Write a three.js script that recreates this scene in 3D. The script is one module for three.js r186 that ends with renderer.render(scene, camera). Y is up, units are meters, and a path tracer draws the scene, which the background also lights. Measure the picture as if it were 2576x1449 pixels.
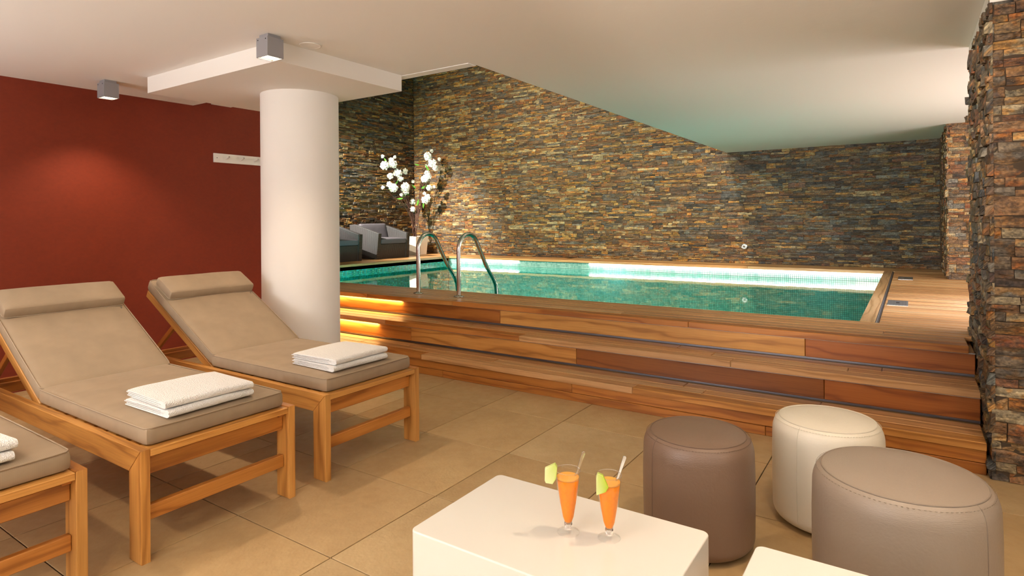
import * as THREE from 'three';
import { mergeGeometries } from 'three/addons/utils/BufferGeometryUtils.js';
import { RoundedBoxGeometry } from 'three/addons/geometries/RoundedBoxGeometry.js';
import { RectAreaLightUniformsLib } from 'three/addons/lights/RectAreaLightUniformsLib.js';

// ---------------------------------------------------------------- camera, light, exposure
const scene = new THREE.Scene();
scene.background = new THREE.Color(0x000000);
const renderer = new THREE.WebGLRenderer({ antialias: true });
renderer.toneMapping = THREE.LinearToneMapping;
renderer.toneMappingExposure = 1.06;
renderer.shadowMap.enabled = true;
RectAreaLightUniformsLib.init();

const CAM = { f: 1510.1, px: 1282.55, py: 554.2, yaw: 0.58902, roll: 0.00793, y: 1.262 };
const camera = new THREE.PerspectiveCamera(2 * Math.atan(724.5 / CAM.f) * 180 / Math.PI, 2576 / 1449, 0.05, 60);
camera.setViewOffset(2576, 1449, 1288 - CAM.px, 724.5 - CAM.py, 2576, 1449);
camera.position.set(0, CAM.y, 0);
camera.rotation.order = 'YXZ';
camera.rotation.set(0, CAM.yaw, -CAM.roll);
scene.add(camera);

const K = {                                   // light levels and colours in one place
  lamp: [4.3, 0xffe2c0], lampWide: [15, 0xffe2c0], ceilingFill: [190, 0xf4fbff],
  stepLed: [120, 0xffdc90], poolLed: [88, 0xfff0d8], poolLedRoom: [60, 0xfff4e4],
  poolSpot: [270, 0xfff4e4], wash: [92, 0xffe8c8], underwater: [7, 0xd4fffc],
  bay: [26, 0xdfe8ff], bayFill: [4.6, 0xfffaf4], rearFill: [0.35, 0xfff6ec], fillSpot: [9, 0xfffaf6], farFill: [165, 0xfff0dc],
};
function rectLight([c, col], w, h, pos, target, name) {
  const l = new THREE.RectAreaLight(col, c, w, h);
  l.position.set(...pos); l.lookAt(...target); l.name = name; scene.add(l); return l;
}
function spotLight([c, col], pos, target, angle, penumbra, name, radius = 1.5) {
  const l = new THREE.SpotLight(col, c, 0, angle, penumbra, 2);
  l.position.set(...pos); l.target.position.set(...target); l.castShadow = true; l.shadow.radius = radius; l.name = name;
  scene.add(l); scene.add(l.target); l.target.name = name + '_target'; return l;
}

// ---------------------------------------------------------------- helpers
function rngOf(seed) { let a = seed >>> 0; return () => { a = (a + 0x6D2B79F5) | 0; let t = Math.imul(a ^ (a >>> 15), 1 | a); t = (t + Math.imul(t ^ (t >>> 7), 61 | t)) ^ t; return ((t ^ (t >>> 14)) >>> 0) / 4294967296; }; }
const lerp = (a, b, t) => a + (b - a) * t, clamp = (x, a = 0, b = 1) => Math.min(b, Math.max(a, x));
const sm = (a, b, x) => { const t = clamp((x - a) / (b - a)); return t * t * (3 - 2 * t); };
function hash2(x, y, s) { let h = Math.imul(x | 0, 374761393) ^ Math.imul(y | 0, 668265263) ^ Math.imul(s | 0, 2147483647 - 57); h = Math.imul(h ^ (h >>> 13), 1274126177); return ((h ^ (h >>> 16)) >>> 0) / 4294967296; }
function vnoise(x, y, s, px = 0, py = 0) {            // value noise, periodic when px / py are given
  const xi = Math.floor(x), yi = Math.floor(y), fx = x - xi, fy = y - yi, u = fx * fx * (3 - 2 * fx), v = fy * fy * (3 - 2 * fy);
  const W = (a, p) => p ? ((a % p) + p) % p : a;
  const x0 = W(xi, px), x1 = W(xi + 1, px), y0 = W(yi, py), y1 = W(yi + 1, py);
  return lerp(lerp(hash2(x0, y0, s), hash2(x1, y0, s), u), lerp(hash2(x0, y1, s), hash2(x1, y1, s), u), v);
}
function fbm(x, y, s, o, px, py) { let a = 0, w = 0.5, t = 0; for (let i = 0; i < o; i++) { a += w * vnoise(x, y, s + i * 17, px, py); t += w; w *= 0.5; x *= 2; y *= 2; px *= 2; py *= 2; } return a / t; }
const used = {};
function numbered(n) { used[n] = (used[n] ?? -1) + 1; return used[n] ? n + '_' + String(used[n]).padStart(3, '0') : n; }
function shade(o) { o.traverse(c => { if (c.isMesh) { c.castShadow = true; c.receiveShadow = true; } }); return o; }
function tag(o, label, category, group, kind) { o.userData = { label, category }; if (group) o.userData.group = group; if (kind) o.userData.kind = kind; return o; }
function thing(name, label, category, pos = [0, 0, 0], turn = 0, group, kind) {
  const o = new THREE.Group(); o.name = numbered(name); o.position.set(...pos); o.rotation.y = turn; scene.add(o); return tag(o, label, category, group, kind);
}
function solo(name, geo, mat, label, category, group, kind) { const m = new THREE.Mesh(geo, mat); m.name = numbered(name); scene.add(m); return tag(m, label, category, group, kind); }
function part(name, geo, mat, parent, pos, rot) { const m = new THREE.Mesh(geo, mat); m.name = name; if (pos) m.position.set(...pos); if (rot) m.rotation.set(...rot); parent.add(m); return m; }
const tr = (g, x, y, z) => g.translate(x, y, z);
function merge(list) { return mergeGeometries(list.map(g => { const q = g.index ? g.toNonIndexed() : g; for (const k of Object.keys(q.attributes)) if (!['position', 'normal', 'uv'].includes(k)) q.deleteAttribute(k); return q; })); }

function dataTex(w, h, fn, srgb = true) {
  const d = new Uint8Array(w * h * 4);
  for (let y = 0; y < h; y++) for (let x = 0; x < w; x++) { const c = fn(x / w, y / h), i = (y * w + x) * 4; d[i] = clamp(c[0]) * 255; d[i + 1] = clamp(c[1]) * 255; d[i + 2] = clamp(c[2]) * 255; d[i + 3] = 255; }
  const t = new THREE.DataTexture(d, w, h); t.wrapS = t.wrapT = THREE.RepeatWrapping; t.magFilter = THREE.LinearFilter; t.minFilter = THREE.LinearMipmapLinearFilter; t.generateMipmaps = true;
  if (srgb) t.colorSpace = THREE.SRGBColorSpace; t.needsUpdate = true; return t;
}
function rep(t, u, v) { const c = t.clone(); c.repeat.set(u, v); c.needsUpdate = true; return c; }
const hex = h => [(h >> 16 & 255) / 255, (h >> 8 & 255) / 255, (h & 255) / 255];
const mix3 = (a, b, t) => [lerp(a[0], b[0], t), lerp(a[1], b[1], t), lerp(a[2], b[2], t)];

// a chamfered box, 44 triangles, uv in metres with u along the longest side (the grain); (ou, ov) moves the board in the pattern
function board(w, h, d, c = 0.003, ou = 0, ov = 0) {
  const H = [w / 2, h / 2, d / 2], P = [], U = [], long = w >= h && w >= d ? 0 : (h >= d ? 1 : 2);
  const V = (sx, sy, sz, ax) => [sx * (H[0] - (ax === 0 ? 0 : c)), sy * (H[1] - (ax === 1 ? 0 : c)), sz * (H[2] - (ax === 2 ? 0 : c))];
  const tri = (a, b, e) => {
    const n = new THREE.Vector3().subVectors(new THREE.Vector3(...b), new THREE.Vector3(...a)).cross(new THREE.Vector3().subVectors(new THREE.Vector3(...e), new THREE.Vector3(...a)));
    const m = new THREE.Vector3((a[0] + b[0] + e[0]), (a[1] + b[1] + e[1]), (a[2] + b[2] + e[2]));
    const q = n.dot(m) < 0 ? [a, e, b] : [a, b, e];
    const an = [Math.abs(n.x), Math.abs(n.y), Math.abs(n.z)], dom = an.indexOf(Math.max(...an));
    for (const p of q) {
      P.push(...p);
      if (dom === long) { const o = [0, 1, 2].filter(k => k !== long); U.push(p[o[0]] * 0.5 + ou, p[o[1]] + ov); }
      else U.push(p[long] + ou, p[3 - long - dom] + (dom > 1 ? 0.11 : 0) + ov);
    }
  };
  const quad = (a, b, e, f) => { tri(a, b, e); tri(a, e, f); };
  for (let ax = 0; ax < 3; ax++) for (const s of [-1, 1]) {
    const o = [0, 1, 2].filter(k => k !== ax), mk = (i, j) => { const g = [0, 0, 0]; g[ax] = s; g[o[0]] = i; g[o[1]] = j; return V(...g, ax); };
    quad(mk(-1, -1), mk(1, -1), mk(1, 1), mk(-1, 1));
  }
  for (let ax = 0; ax < 3; ax++) { const o = [0, 1, 2].filter(k => k !== ax); for (const i of [-1, 1]) for (const j of [-1, 1]) { const mk = (s, face) => { const g = [0, 0, 0]; g[ax] = s; g[o[0]] = i; g[o[1]] = j; return V(...g, face); }; quad(mk(-1, o[0]), mk(1, o[0]), mk(1, o[1]), mk(-1, o[1])); } }
  for (const i of [-1, 1]) for (const j of [-1, 1]) for (const k of [-1, 1]) tri(V(i, j, k, 0), V(i, j, k, 1), V(i, j, k, 2));
  const g = new THREE.BufferGeometry(); g.setAttribute('position', new THREE.Float32BufferAttribute(P, 3)); g.setAttribute('uv', new THREE.Float32BufferAttribute(U, 2)); g.computeVertexNormals(); return g;
}
function box(x0, x1, y0, y1, z0, z1, c = 0.002) { return tr(board(x1 - x0, y1 - y0, z1 - z0, c), (x0 + x1) / 2, (y0 + y1) / 2, (z0 + z1) / 2); }
function tube(pts, r, seg = 24, rad = 10, tension = 0.5) { return new THREE.TubeGeometry(new THREE.CatmullRomCurve3(pts.map(p => new THREE.Vector3(...p)), false, 'catmullrom', tension), seg, r, rad, false); }
function lathe(pts, seg = 48) { return new THREE.LatheGeometry(pts.map(p => new THREE.Vector2(p[0], p[1])), seg); }
function boxUV(g) {                              // uv in metres from the side a face points to
  const q = g.index ? g.toNonIndexed() : g, p = q.attributes.position, n = q.attributes.normal, u = new Float32Array(p.count * 2);
  for (let i = 0; i < p.count; i++) { const a = [Math.abs(n.getX(i)), Math.abs(n.getY(i)), Math.abs(n.getZ(i))]; const d = a.indexOf(Math.max(...a)); u[2 * i] = d === 0 ? p.getZ(i) : p.getX(i); u[2 * i + 1] = d === 1 ? p.getZ(i) : p.getY(i); }
  q.setAttribute('uv', new THREE.BufferAttribute(u, 2)); return q;
}

// ---------------------------------------------------------------- textures and materials
function woodTex(light, mid, dark, seed, rings) {      // 2 m along the grain by 0.5 m
  return dataTex(1024, 512, (u, v) => {
    const warp = fbm(u * 4, v * 6, seed, 3, 4, 6) - 0.5;
    const ring = 0.5 + 0.5 * Math.sin((v * rings + warp * 1.5 + 0.5 * fbm(u * 2, v * 2, seed + 5, 2, 2, 2)) * 6.2832);
    const fine = vnoise(u * 24, v * 256, seed + 9, 24, 256), mid2 = vnoise(u * 10, v * 96, seed + 11, 10, 96);
    let c = mix3(hex(light), hex(mid), clamp(0.15 + 0.55 * Math.pow(ring, 2.2) + 0.5 * (mid2 - 0.5)));
    c = mix3(c, hex(dark), clamp(0.55 * Math.pow(ring, 10) + 0.4 * (fine - 0.45)));
    const t = 0.92 + 0.16 * fbm(u * 3, v * 5, seed + 21, 2, 3, 5);
    return [c[0] * t, c[1] * t, c[2] * t];
  });
}
const deckTex = rep(woodTex(0xd4ac7c, 0xc49a66, 0x9a7044, 3, 9), 0.5, 2), stepTex = rep(woodTex(0xd8a864, 0xc6924e, 0x946432, 31, 5), 0.5, 2), teakTex = rep(woodTex(0xd69a50, 0xc0823a, 0x965f28, 57, 6), 0.5, 2);
const std = o => new THREE.MeshStandardMaterial(o), phy = o => new THREE.MeshPhysicalMaterial(o);
const tone = (map, col, rough) => std({ map, color: col, roughness: rough });
const M = {};
M.deck = [0xffffff, 0xf0e4da, 0xe2d2c4, 0xfff0e0].map(c => tone(deckTex, c, 0.36));
M.step = [0xf4e8d8, 0xe6d0b4, 0xd4b088, 0xf6e6cc, 0xbe966a, 0xa8805c, 0xc0906c].map(c => tone(stepTex, c, 0.38));
M.teak = [0xffffff, 0xf0dcc4, 0xe6ccb0].map(c => tone(teakTex, c, 0.42));
const plasterBump = rep(dataTex(256, 256, (u, v) => { const n = fbm(u * 32, v * 32, 77, 3, 32, 32); return [n, n, n]; }, false), 1.2, 1.2);
M.ceiling = std({ color: 0xf4f0ea, roughness: 0.9, bumpMap: plasterBump, bumpScale: 0.0004 });
M.column = std({ color: 0xefe9e0, roughness: 0.75 });
const redTex = rep(dataTex(512, 512, (u, v) => { const n = 0.5 * fbm(u * 64, v * 96, 5, 2, 64, 96) + 0.5 * fbm(u * 8, v * 8, 9, 3, 8, 8); return mix3([0.45, 0.142, 0.02], [0.51, 0.168, 0.03], n); }), 0.7, 0.7);
M.red = std({ map: redTex, roughness: 0.8, bumpMap: plasterBump, bumpScale: 0.0006 });
const tileTex = dataTex(1024, 1024, (u, v) => {
  const a = fbm(u * 6, v * 6, 41, 4, 6, 6), b = fbm(u * 40, v * 40, 43, 3, 40, 40), s = vnoise(u * 230, v * 230, 47, 230, 230);
  const c = mix3([0.695, 0.585, 0.42], [0.75, 0.64, 0.47], clamp(0.5 + (a - 0.5) * 1.6 + (b - 0.5) * 0.7)); const d = s > 0.985 ? 0.85 : 1;
  return [c[0] * d, c[1] * d, c[2] * d];
});
const tileRough = dataTex(256, 256, (u, v) => { const n = 0.42 + 0.2 * fbm(u * 24, v * 24, 53, 3, 24, 24); return [n, n, n]; }, false);
const tileBump = dataTex(256, 256, (u, v) => { const n = fbm(u * 48, v * 48, 59, 3, 48, 48); return [n, n, n]; }, false);
M.tile = [0xffffff, 0xf7f2ec, 0xfffaf2, 0xf2ece4].map((c, i) => { const t = rep(tileTex, 0.83, 0.83); t.offset.set(0.27 * i, 0.41 * i); return std({ map: t, color: c, roughness: 1, roughnessMap: rep(tileRough, 1.4, 1.4), bumpMap: rep(tileBump, 2, 2), bumpScale: 0.0007 }); });
M.grout = std({ color: 0x33271c, roughness: 0.9 });
M.mortar = std({ color: 0x4a3c2e, roughness: 0.95 });
const stoneTex = rep(dataTex(1024, 1024, (u, v) => {
  const streak = fbm(u * 10, v * 60, 61, 3, 10, 60), patch = fbm(u * 14, v * 22, 67, 3, 14, 22), gr = fbm(u * 90, v * 120, 71, 2, 90, 120), spark = hash2(Math.floor(u * 512), Math.floor(v * 512), 9);
  let l = 0.42 + 0.55 * streak + 0.45 * (gr - 0.5); let c = mix3([l, l * 0.99, l * 0.98], [l * 1.1, l * 0.9, l * 0.63], sm(0.48, 0.7, patch)); c = mix3(c, [l * 0.55, l * 0.52, l * 0.55], sm(0.62, 0.9, fbm(u * 9, v * 18, 83, 3, 9, 18)));
  if (spark > 0.994) c = [1, 0.97, 0.92]; return c;
}), 1.1, 1.1);
const stoneRough = rep(dataTex(256, 256, (u, v) => { const n = 0.42 + 0.4 * fbm(u * 20, v * 40, 91, 3, 20, 40); return [n, n, n]; }, false), 2, 2);
const stoneBump = rep(dataTex(512, 512, (u, v) => { const n = 0.6 * fbm(u * 24, v * 60, 95, 4, 24, 60) + 0.4 * fbm(u * 70, v * 110, 96, 2, 70, 110); return [n, n, n]; }, false), 1.6, 1.6);
M.stone = std({ map: stoneTex, vertexColors: true, roughness: 1, roughnessMap: stoneRough, bumpMap: stoneBump, bumpScale: 0.006 });
const fabTex = rep(dataTex(512, 512, (u, v) => { const w = 0.5 + 0.25 * Math.sin(u * 512 * 0.7854) + 0.25 * Math.sin(v * 512 * 0.7854), n = fbm(u * 6, v * 6, 101, 3, 6, 6); const l = 0.9 + 0.06 * w + 0.08 * (n - 0.5); return [0.67 * l, 0.575 * l, 0.46 * l]; }), 3, 3);
M.fabric = phy({ map: fabTex, roughness: 0.72, sheen: 0.25, sheenRoughness: 0.5, sheenColor: new THREE.Color(0xd8c8b0) });
M.piping = std({ color: 0xa08a70, roughness: 0.7 });
const terry = rep(dataTex(512, 512, (u, v) => { const n = 0.55 * vnoise(u * 150, v * 150, 111, 150, 150) + 0.45 * vnoise(u * 70, v * 70, 113, 70, 70); return [n, n, n]; }, false), 4, 4);
M.towel = std({ color: 0xf6f3ee, roughness: 0.95, bumpMap: terry, bumpScale: 0.004 });
M.lacquer = phy({ color: 0xf2ece2, roughness: 0.16, clearcoat: 0.7, clearcoatRoughness: 0.05 });
const leatherBump = rep(dataTex(512, 512, (u, v) => { const n = 0.6 * fbm(u * 80, v * 80, 121, 3, 80, 80) + 0.4 * fbm(u * 9, v * 9, 123, 2, 9, 9); return [n, n, n]; }, false), 3, 3);
const leather = (c) => phy({ color: c, roughness: 0.38, bumpMap: leatherBump, bumpScale: 0.0007, clearcoat: 0.12, clearcoatRoughness: 0.4 });
M.leatherDark = leather(0x7f6654); M.leatherCream = leather(0xe8dfcc); M.leatherTaupe = leather(0xa09080);
M.steel = std({ color: 0xd8d6d2, metalness: 1, roughness: 0.12 });
M.brushed = std({ color: 0xc4c4c6, metalness: 1, roughness: 0.34 });
M.alu = std({ color: 0x9c9a9c, metalness: 0.35, roughness: 0.5 });
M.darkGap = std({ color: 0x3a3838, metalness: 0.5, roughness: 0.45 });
M.profile = std({ color: 0x8c8a90, metalness: 0.85, roughness: 0.32 });
M.timber = std({ color: 0xa87c4c, roughness: 0.7 });
M.white = std({ color: 0xefe9df, roughness: 0.6 });
M.glow = std({ color: 0xffffff, emissive: 0xffe6bc, emissiveIntensity: 6, roughness: 0.5 });
M.stepGlow = std({ color: 0xffe0a0, emissive: 0xffc858, emissiveIntensity: 6, roughness: 0.5 });
M.poolGlow = std({ color: 0xffffff, emissive: 0xfff4dc, emissiveIntensity: 8, roughness: 0.5 });
M.coolGlow = std({ color: 0xffffff, emissive: 0xf2f4ff, emissiveIntensity: 3, roughness: 0.5 });

// ---------------------------------------------------------------- stacked stone cladding
const viewQ = (() => {
  const cy = Math.cos(CAM.yaw), sy = Math.sin(CAM.yaw);
  return (x, y, z) => { const fw = -sy * x - cy * z, r = cy * x - sy * z; if (fw < 0.2) return null; return [CAM.px + CAM.f * r / fw, CAM.py - CAM.f * (y - CAM.y) / fw, fw]; };
})();
const PAL = {
  warm: [[0xa47c48, 3], [0x8c6c48, 4], [0xb8924e, 3], [0x94663a, 1.6], [0xb09c74, 3], [0x80705c, 3], [0x706860, 2], [0xc8b68a, 2], [0x5e4e40, 2], [0x8c887e, 1.5]],
  slate: [[0x8c7048, 3], [0x6c685e, 3], [0x5e6264, 3], [0x7a6c56, 3], [0x9c8858, 2.4], [0x6c523c, 2], [0x785c4a, 0.8], [0x4c4844, 2], [0xb2a27a, 1.4], [0x7c8078, 1.6]],
  rust: [[0xa67c50, 4], [0x907252, 4], [0xb08a56, 3], [0x98663e, 1.8], [0xb8a682, 3], [0x8c7a62, 3], [0x7c7060, 2], [0xc4b28c, 1.6], [0x6a5646, 1.2], [0x989080, 1.5]],
};
function pick(pal, r) { let t = 0; for (const e of pal) t += e[1]; let q = r() * t; for (const e of pal) { q -= e[1]; if (q <= 0) return e[0]; } return pal[0][0]; }
function cladding(parent, o, uDir, nDir, width, topAt, seed, opt) {
  // o: lower corner, stones laid in courses along uDir, standing out along nDir
  const r = rngOf(seed), list = [], { deep = 0.024, palAt = () => PAL.warm, hMin = 0.022, hMax = 0.056, wMin = 0.08, wMax = 0.42, most = 300, gain = 1, split = 0.5, vary = 0.42, visible = () => true } = opt;
  let hMaxTop = 0; for (let u = 0; u <= width; u += width / 20) hMaxTop = Math.max(hMaxTop, topAt(u));
  const put = (u0, u1, v0, v1) => {
    const top = topAt((u0 + u1) / 2); if (v0 > top) return; v1 = Math.min(v1, top + 0.03); if (u1 - u0 < 0.02) return;
    const g = 0.0016, d = deep * (0.15 + 0.85 * r()), tilt = (r() - 0.5) * 0.008, tiltV = (r() - 0.5) * 0.008, nx = u1 - u0 > 0.16 ? 4 : 3, ny = 2, G = [];
    for (let j = 0; j <= ny; j++) for (let i = 0; i <= nx; i++) {
      const e = (i === 0 || i === nx || j === 0 || j === ny) ? 1 : 0;
      const a = i / nx, b = j / ny, ju = (i > 0 && i < nx ? (r() - 0.5) * 0.02 : (r() - 0.5) * 0.004), jv = (j > 0 && j < ny ? (r() - 0.5) * 0.006 : (r() - 0.5) * 0.005);
      G.push([lerp(u0 + g, u1 - g, a) + ju, lerp(v0 + g, v1 - g, b) + jv, d + tilt * (a - 0.5) * 2 + tiltV * (b - 0.5) * 2 + (r() - 0.5) * 0.006 - e * 0.0035 * r()]);
    }
    const c0 = new THREE.Color(pick(palAt((u0 + u1) / 2, (v0 + v1) / 2, r), r)), k = gain * (1.01 + vary * (r() - 0.5));
    list.push({ G, nx, ny, col: [c0.r * k, c0.g * k, c0.b * k], cu: (u0 + u1) / 2, cv: (v0 + v1) / 2, area: (u1 - u0) * (v1 - v0), ou: r() * 7, ov: r() * 7 });
  };
  let v = 0;
  while (v < hMaxTop) {
    const two = r() < split, h = two ? hMin * 2 + (hMax * 1.5 - hMin * 2) * r() : hMin + (hMax - hMin) * r();
    let u = -r() * 0.25;
    while (u < width) {
      const w = wMin + (wMax - wMin) * Math.pow(r(), 1.6), a = Math.max(0, u), b = Math.min(width, u + w);
      if (b - a > 0.01) {
        if (two && r() < 0.75) { const s = v + h * (0.35 + 0.3 * r()); if (r() < 0.5 && w > 0.2) { const m = lerp(a, b, 0.3 + 0.4 * r()); put(a, m, v, s); put(m, b, v, s); } else put(a, b, v, s); if (r() < 0.5 && w > 0.16) { const m = lerp(a, b, 0.3 + 0.4 * r()); put(a, m, s, v + h); put(m, b, s, v + h); } else put(a, b, s, v + h); }
        else put(a, b, v, v + h);
      }
      u += w;
    }
    v += h;
  }
  const W = (p) => [o[0] + uDir[0] * p[0] + nDir[0] * p[2], o[1] + p[1], o[2] + uDir[2] * p[0] + nDir[2] * p[2]];
  const flip = (uDir[2] * nDir[0] - uDir[0] * nDir[2]) ;                       // sign tells which winding faces out
  const build = (stones) => {
    const P = [], U = [], C = [];
    for (const s of stones) {
      const at = (i, j) => s.G[j * (s.nx + 1) + i];
      const tri = (a, b, c, dv) => { const q = flip > 0 ? [a, c, b] : [a, b, c]; for (const p of q) { P.push(...W(p)); U.push(p[0] + s.ou + p[2] * 0.7, p[1] + s.ov + p[2]); C.push(...s.col); } };
      const quad = (a, b, c, d) => { tri(a, b, c); tri(a, c, d); };
      for (let j = 0; j < s.ny; j++) for (let i = 0; i < s.nx; i++) quad(at(i, j), at(i + 1, j), at(i + 1, j + 1), at(i, j + 1));
      const rim = []; for (let i = 0; i < s.nx; i++) rim.push(at(i, 0)); for (let j = 0; j < s.ny; j++) rim.push(at(s.nx, j)); for (let i = s.nx; i > 0; i--) rim.push(at(i, s.ny)); for (let j = s.ny; j > 0; j--) rim.push(at(0, j));
      for (let k = 0; k < rim.length; k++) { const a = rim[k], b = rim[(k + 1) % rim.length]; quad([a[0], a[1], 0], [b[0], b[1], 0], b, a); }
    }
    const g = new THREE.BufferGeometry(); g.setAttribute('position', new THREE.Float32BufferAttribute(P, 3)); g.setAttribute('uv', new THREE.Float32BufferAttribute(U, 2)); g.setAttribute('color', new THREE.Float32BufferAttribute(C, 3)); g.computeVertexNormals(); return g;
  };
  for (const s of list) { const w = W([s.cu, s.cv, 0]), q = viewQ(...w); s.seen = q && q[0] > 0 && q[0] < 2576 && q[1] > 0 && q[1] < 1449 && visible(w, q) ? s.area / (q[2] * q[2]) : 0; }
  list.sort((a, b) => b.seen - a.seen);
  const single = list.slice(0, most).filter(s => s.seen > 0), rest = list.slice(single.length);
  for (const s of single) part('stone', build([s]), M.stone, parent);
  if (rest.length) { const m = part('small_stones', build(rest), M.stone, parent); m.userData.kind = 'stuff'; m.userData.label = 'remaining courses of thin split stones'; }
  return [single.length, rest.length];
}
const shellPart = (name, geo, mat, label, category) => solo(name, boxUV(geo), mat, label, category, null, 'structure');

// ---------------------------------------------------------------- the room
const CE = 2.362, DK = 0.525, VX = -2.55, VZ = -3.41, BACK = -10.33, LEFT = -9.57, REDX = -5.59, REDJ = -5.59, JOGZ = -3.035;
{ // floor: one slab of bedding and 60 cm tiles
  const fl = thing('floor', 'beige square stone tile floor with thin dark joints', 'floor', [0, 0, 0], 0, null, 'structure');
  part('bedding', boxUV(new THREE.BoxGeometry(9.2, 0.1, 6.7).translate(-1.1, -0.056, -0.62)), M.grout, fl);
  const T = 0.6, g = board(T - 0.005, 0.02, T - 0.005, 0.001), r = rngOf(5);
  for (let i = -6; i <= 9; i++) for (let j = -7; j <= 4; j++) {
    const x0 = -2.4208 + T * i, z0 = -1.4954 - T * j, xa = Math.max(x0, -5.6), xb = Math.min(x0 + T, 3.2), za = Math.max(z0, -3.76), zb = Math.min(z0 + T, 2.65);
    if (xb - xa < 0.03 || zb - za < 0.03) continue;
    const whole = xb - xa > T - 0.001 && zb - za > T - 0.001;
    const m = part('tile', whole ? g : board(xb - xa - 0.005, 0.02, zb - za - 0.005, 0.001), M.tile[Math.floor(r() * 4)], fl, [(xa + xb) / 2, -0.01, (za + zb) / 2]);
    if (whole) m.rotation.y = Math.floor(r() * 4) * Math.PI / 2;
  }
}
{ // ceiling with the opening over the pool
  const s = new THREE.Shape(); [[-5.8, 2.8], [3.3, 2.8], [3.3, -10.6], [VX, -10.6], [VX, VZ], [-4.78, VZ], [-4.78, JOGZ], [-5.8, JOGZ]].forEach(([x, z], i) => i ? s.lineTo(x, z) : s.moveTo(x, z));
  const g = new THREE.ExtrudeGeometry(s, { depth: 0.3, bevelEnabled: false }); g.rotateX(Math.PI / 2); g.translate(0, CE + 0.3, 0);
  shellPart('ceiling', g, M.ceiling, 'flat cream plastered ceiling cut away over the pool', 'ceiling');
  shellPart('ceiling_recess', box(-5.8, -4.775, CE + 0.068, CE + 0.3, VZ, JOGZ + 0.005), M.ceiling, 'slightly higher patch of cream ceiling between the column slab and the red wall', 'ceiling');
  shellPart('trim_1', box(-4.78, VX - 0.004, CE - 0.006, CE, VZ + 0.004, VZ + 0.09), M.ceiling, 'narrow cream edging strip along the ceiling cut-out', 'trim');
  shellPart('ceiling_upper', new THREE.BoxGeometry(7.6, 0.2, 7.6).translate(-6.2, 5.5, -6.9), M.ceiling, 'high ceiling above the pool', 'ceiling');
  shellPart('wall_upper_front', new THREE.BoxGeometry(7.5, 3.2, 0.2).translate(-6.1, 4.0, VZ + 0.1 + 0.001), M.ceiling, 'cream wall above the ceiling edge facing the pool', 'wall');
  shellPart('wall_upper_right', new THREE.BoxGeometry(0.2, 2.9, 7.1).translate(VX + 0.101, 4.1, -6.97), M.ceiling, 'cream wall above the ceiling edge beside the pool', 'wall');
}
{ // red wall with a small step, walls behind the camera
  const s = new THREE.Shape(); [[-5.9, 2.8], [REDX, 2.8], [REDX, -4.3], [-5.9, -4.3]].forEach(([x, z], i) => i ? s.lineTo(x, z) : s.moveTo(x, z));
  const g = new THREE.ExtrudeGeometry(s, { depth: 2.5, bevelEnabled: false }); g.rotateX(Math.PI / 2); g.translate(0, 2.5 - 0.03, 0);
  shellPart('wall_red', g, M.red, 'terracotta red wall behind the loungers', 'wall');
  shellPart('wall_deck_end', new THREE.BoxGeometry(4.3, 5.5, 0.2).translate(-7.6, 2.65, -4.4 + 0.2), M.ceiling, 'cream wall closing the deck behind the red wall', 'wall');
  const w = M.ceiling;
  shellPart('wall_rear', merge([box(-5.8, -4.4, 0, CE, 2.65, 2.85), box(-0.6, 3.2, 0, CE, 2.65, 2.85), box(-4.4, -0.6, 0, 0.5, 2.65, 2.85), box(-4.4, -0.6, 2.2, CE, 2.65, 2.85)]), w, 'cream wall opposite the pool with an added wide window', 'wall');
  shellPart('wall_right', box(3.0, 3.2, 0, CE, -3.7, 2.65), w, 'cream side wall beyond the poufs', 'wall');
  const win = thing('window_1', 'added bright fill window, unseen, opposite the pool', 'window', [-2.5, 1.35, 2.72], 0, null, 'structure');  // window added out of view, stands in for flash from behind the camera
  part('pane', new THREE.PlaneGeometry(3.7, 1.6).rotateY(Math.PI), M.coolGlow, win);
  for (const x of [-1.87, 0, 1.87]) part('frame', board(0.06, 1.7, 0.06), M.white, win, [x, 0, -0.03]);
  for (const y of [-0.82, 0.82]) part('frame', board(3.8, 0.06, 0.06), M.white, win, [0, y, -0.03]);
  rectLight(K.rearFill, 3.6, 1.55, [-2.5, 1.35, 2.6], [-2.5, 1.0, -3], 'rear_fill_light');
}
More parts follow.
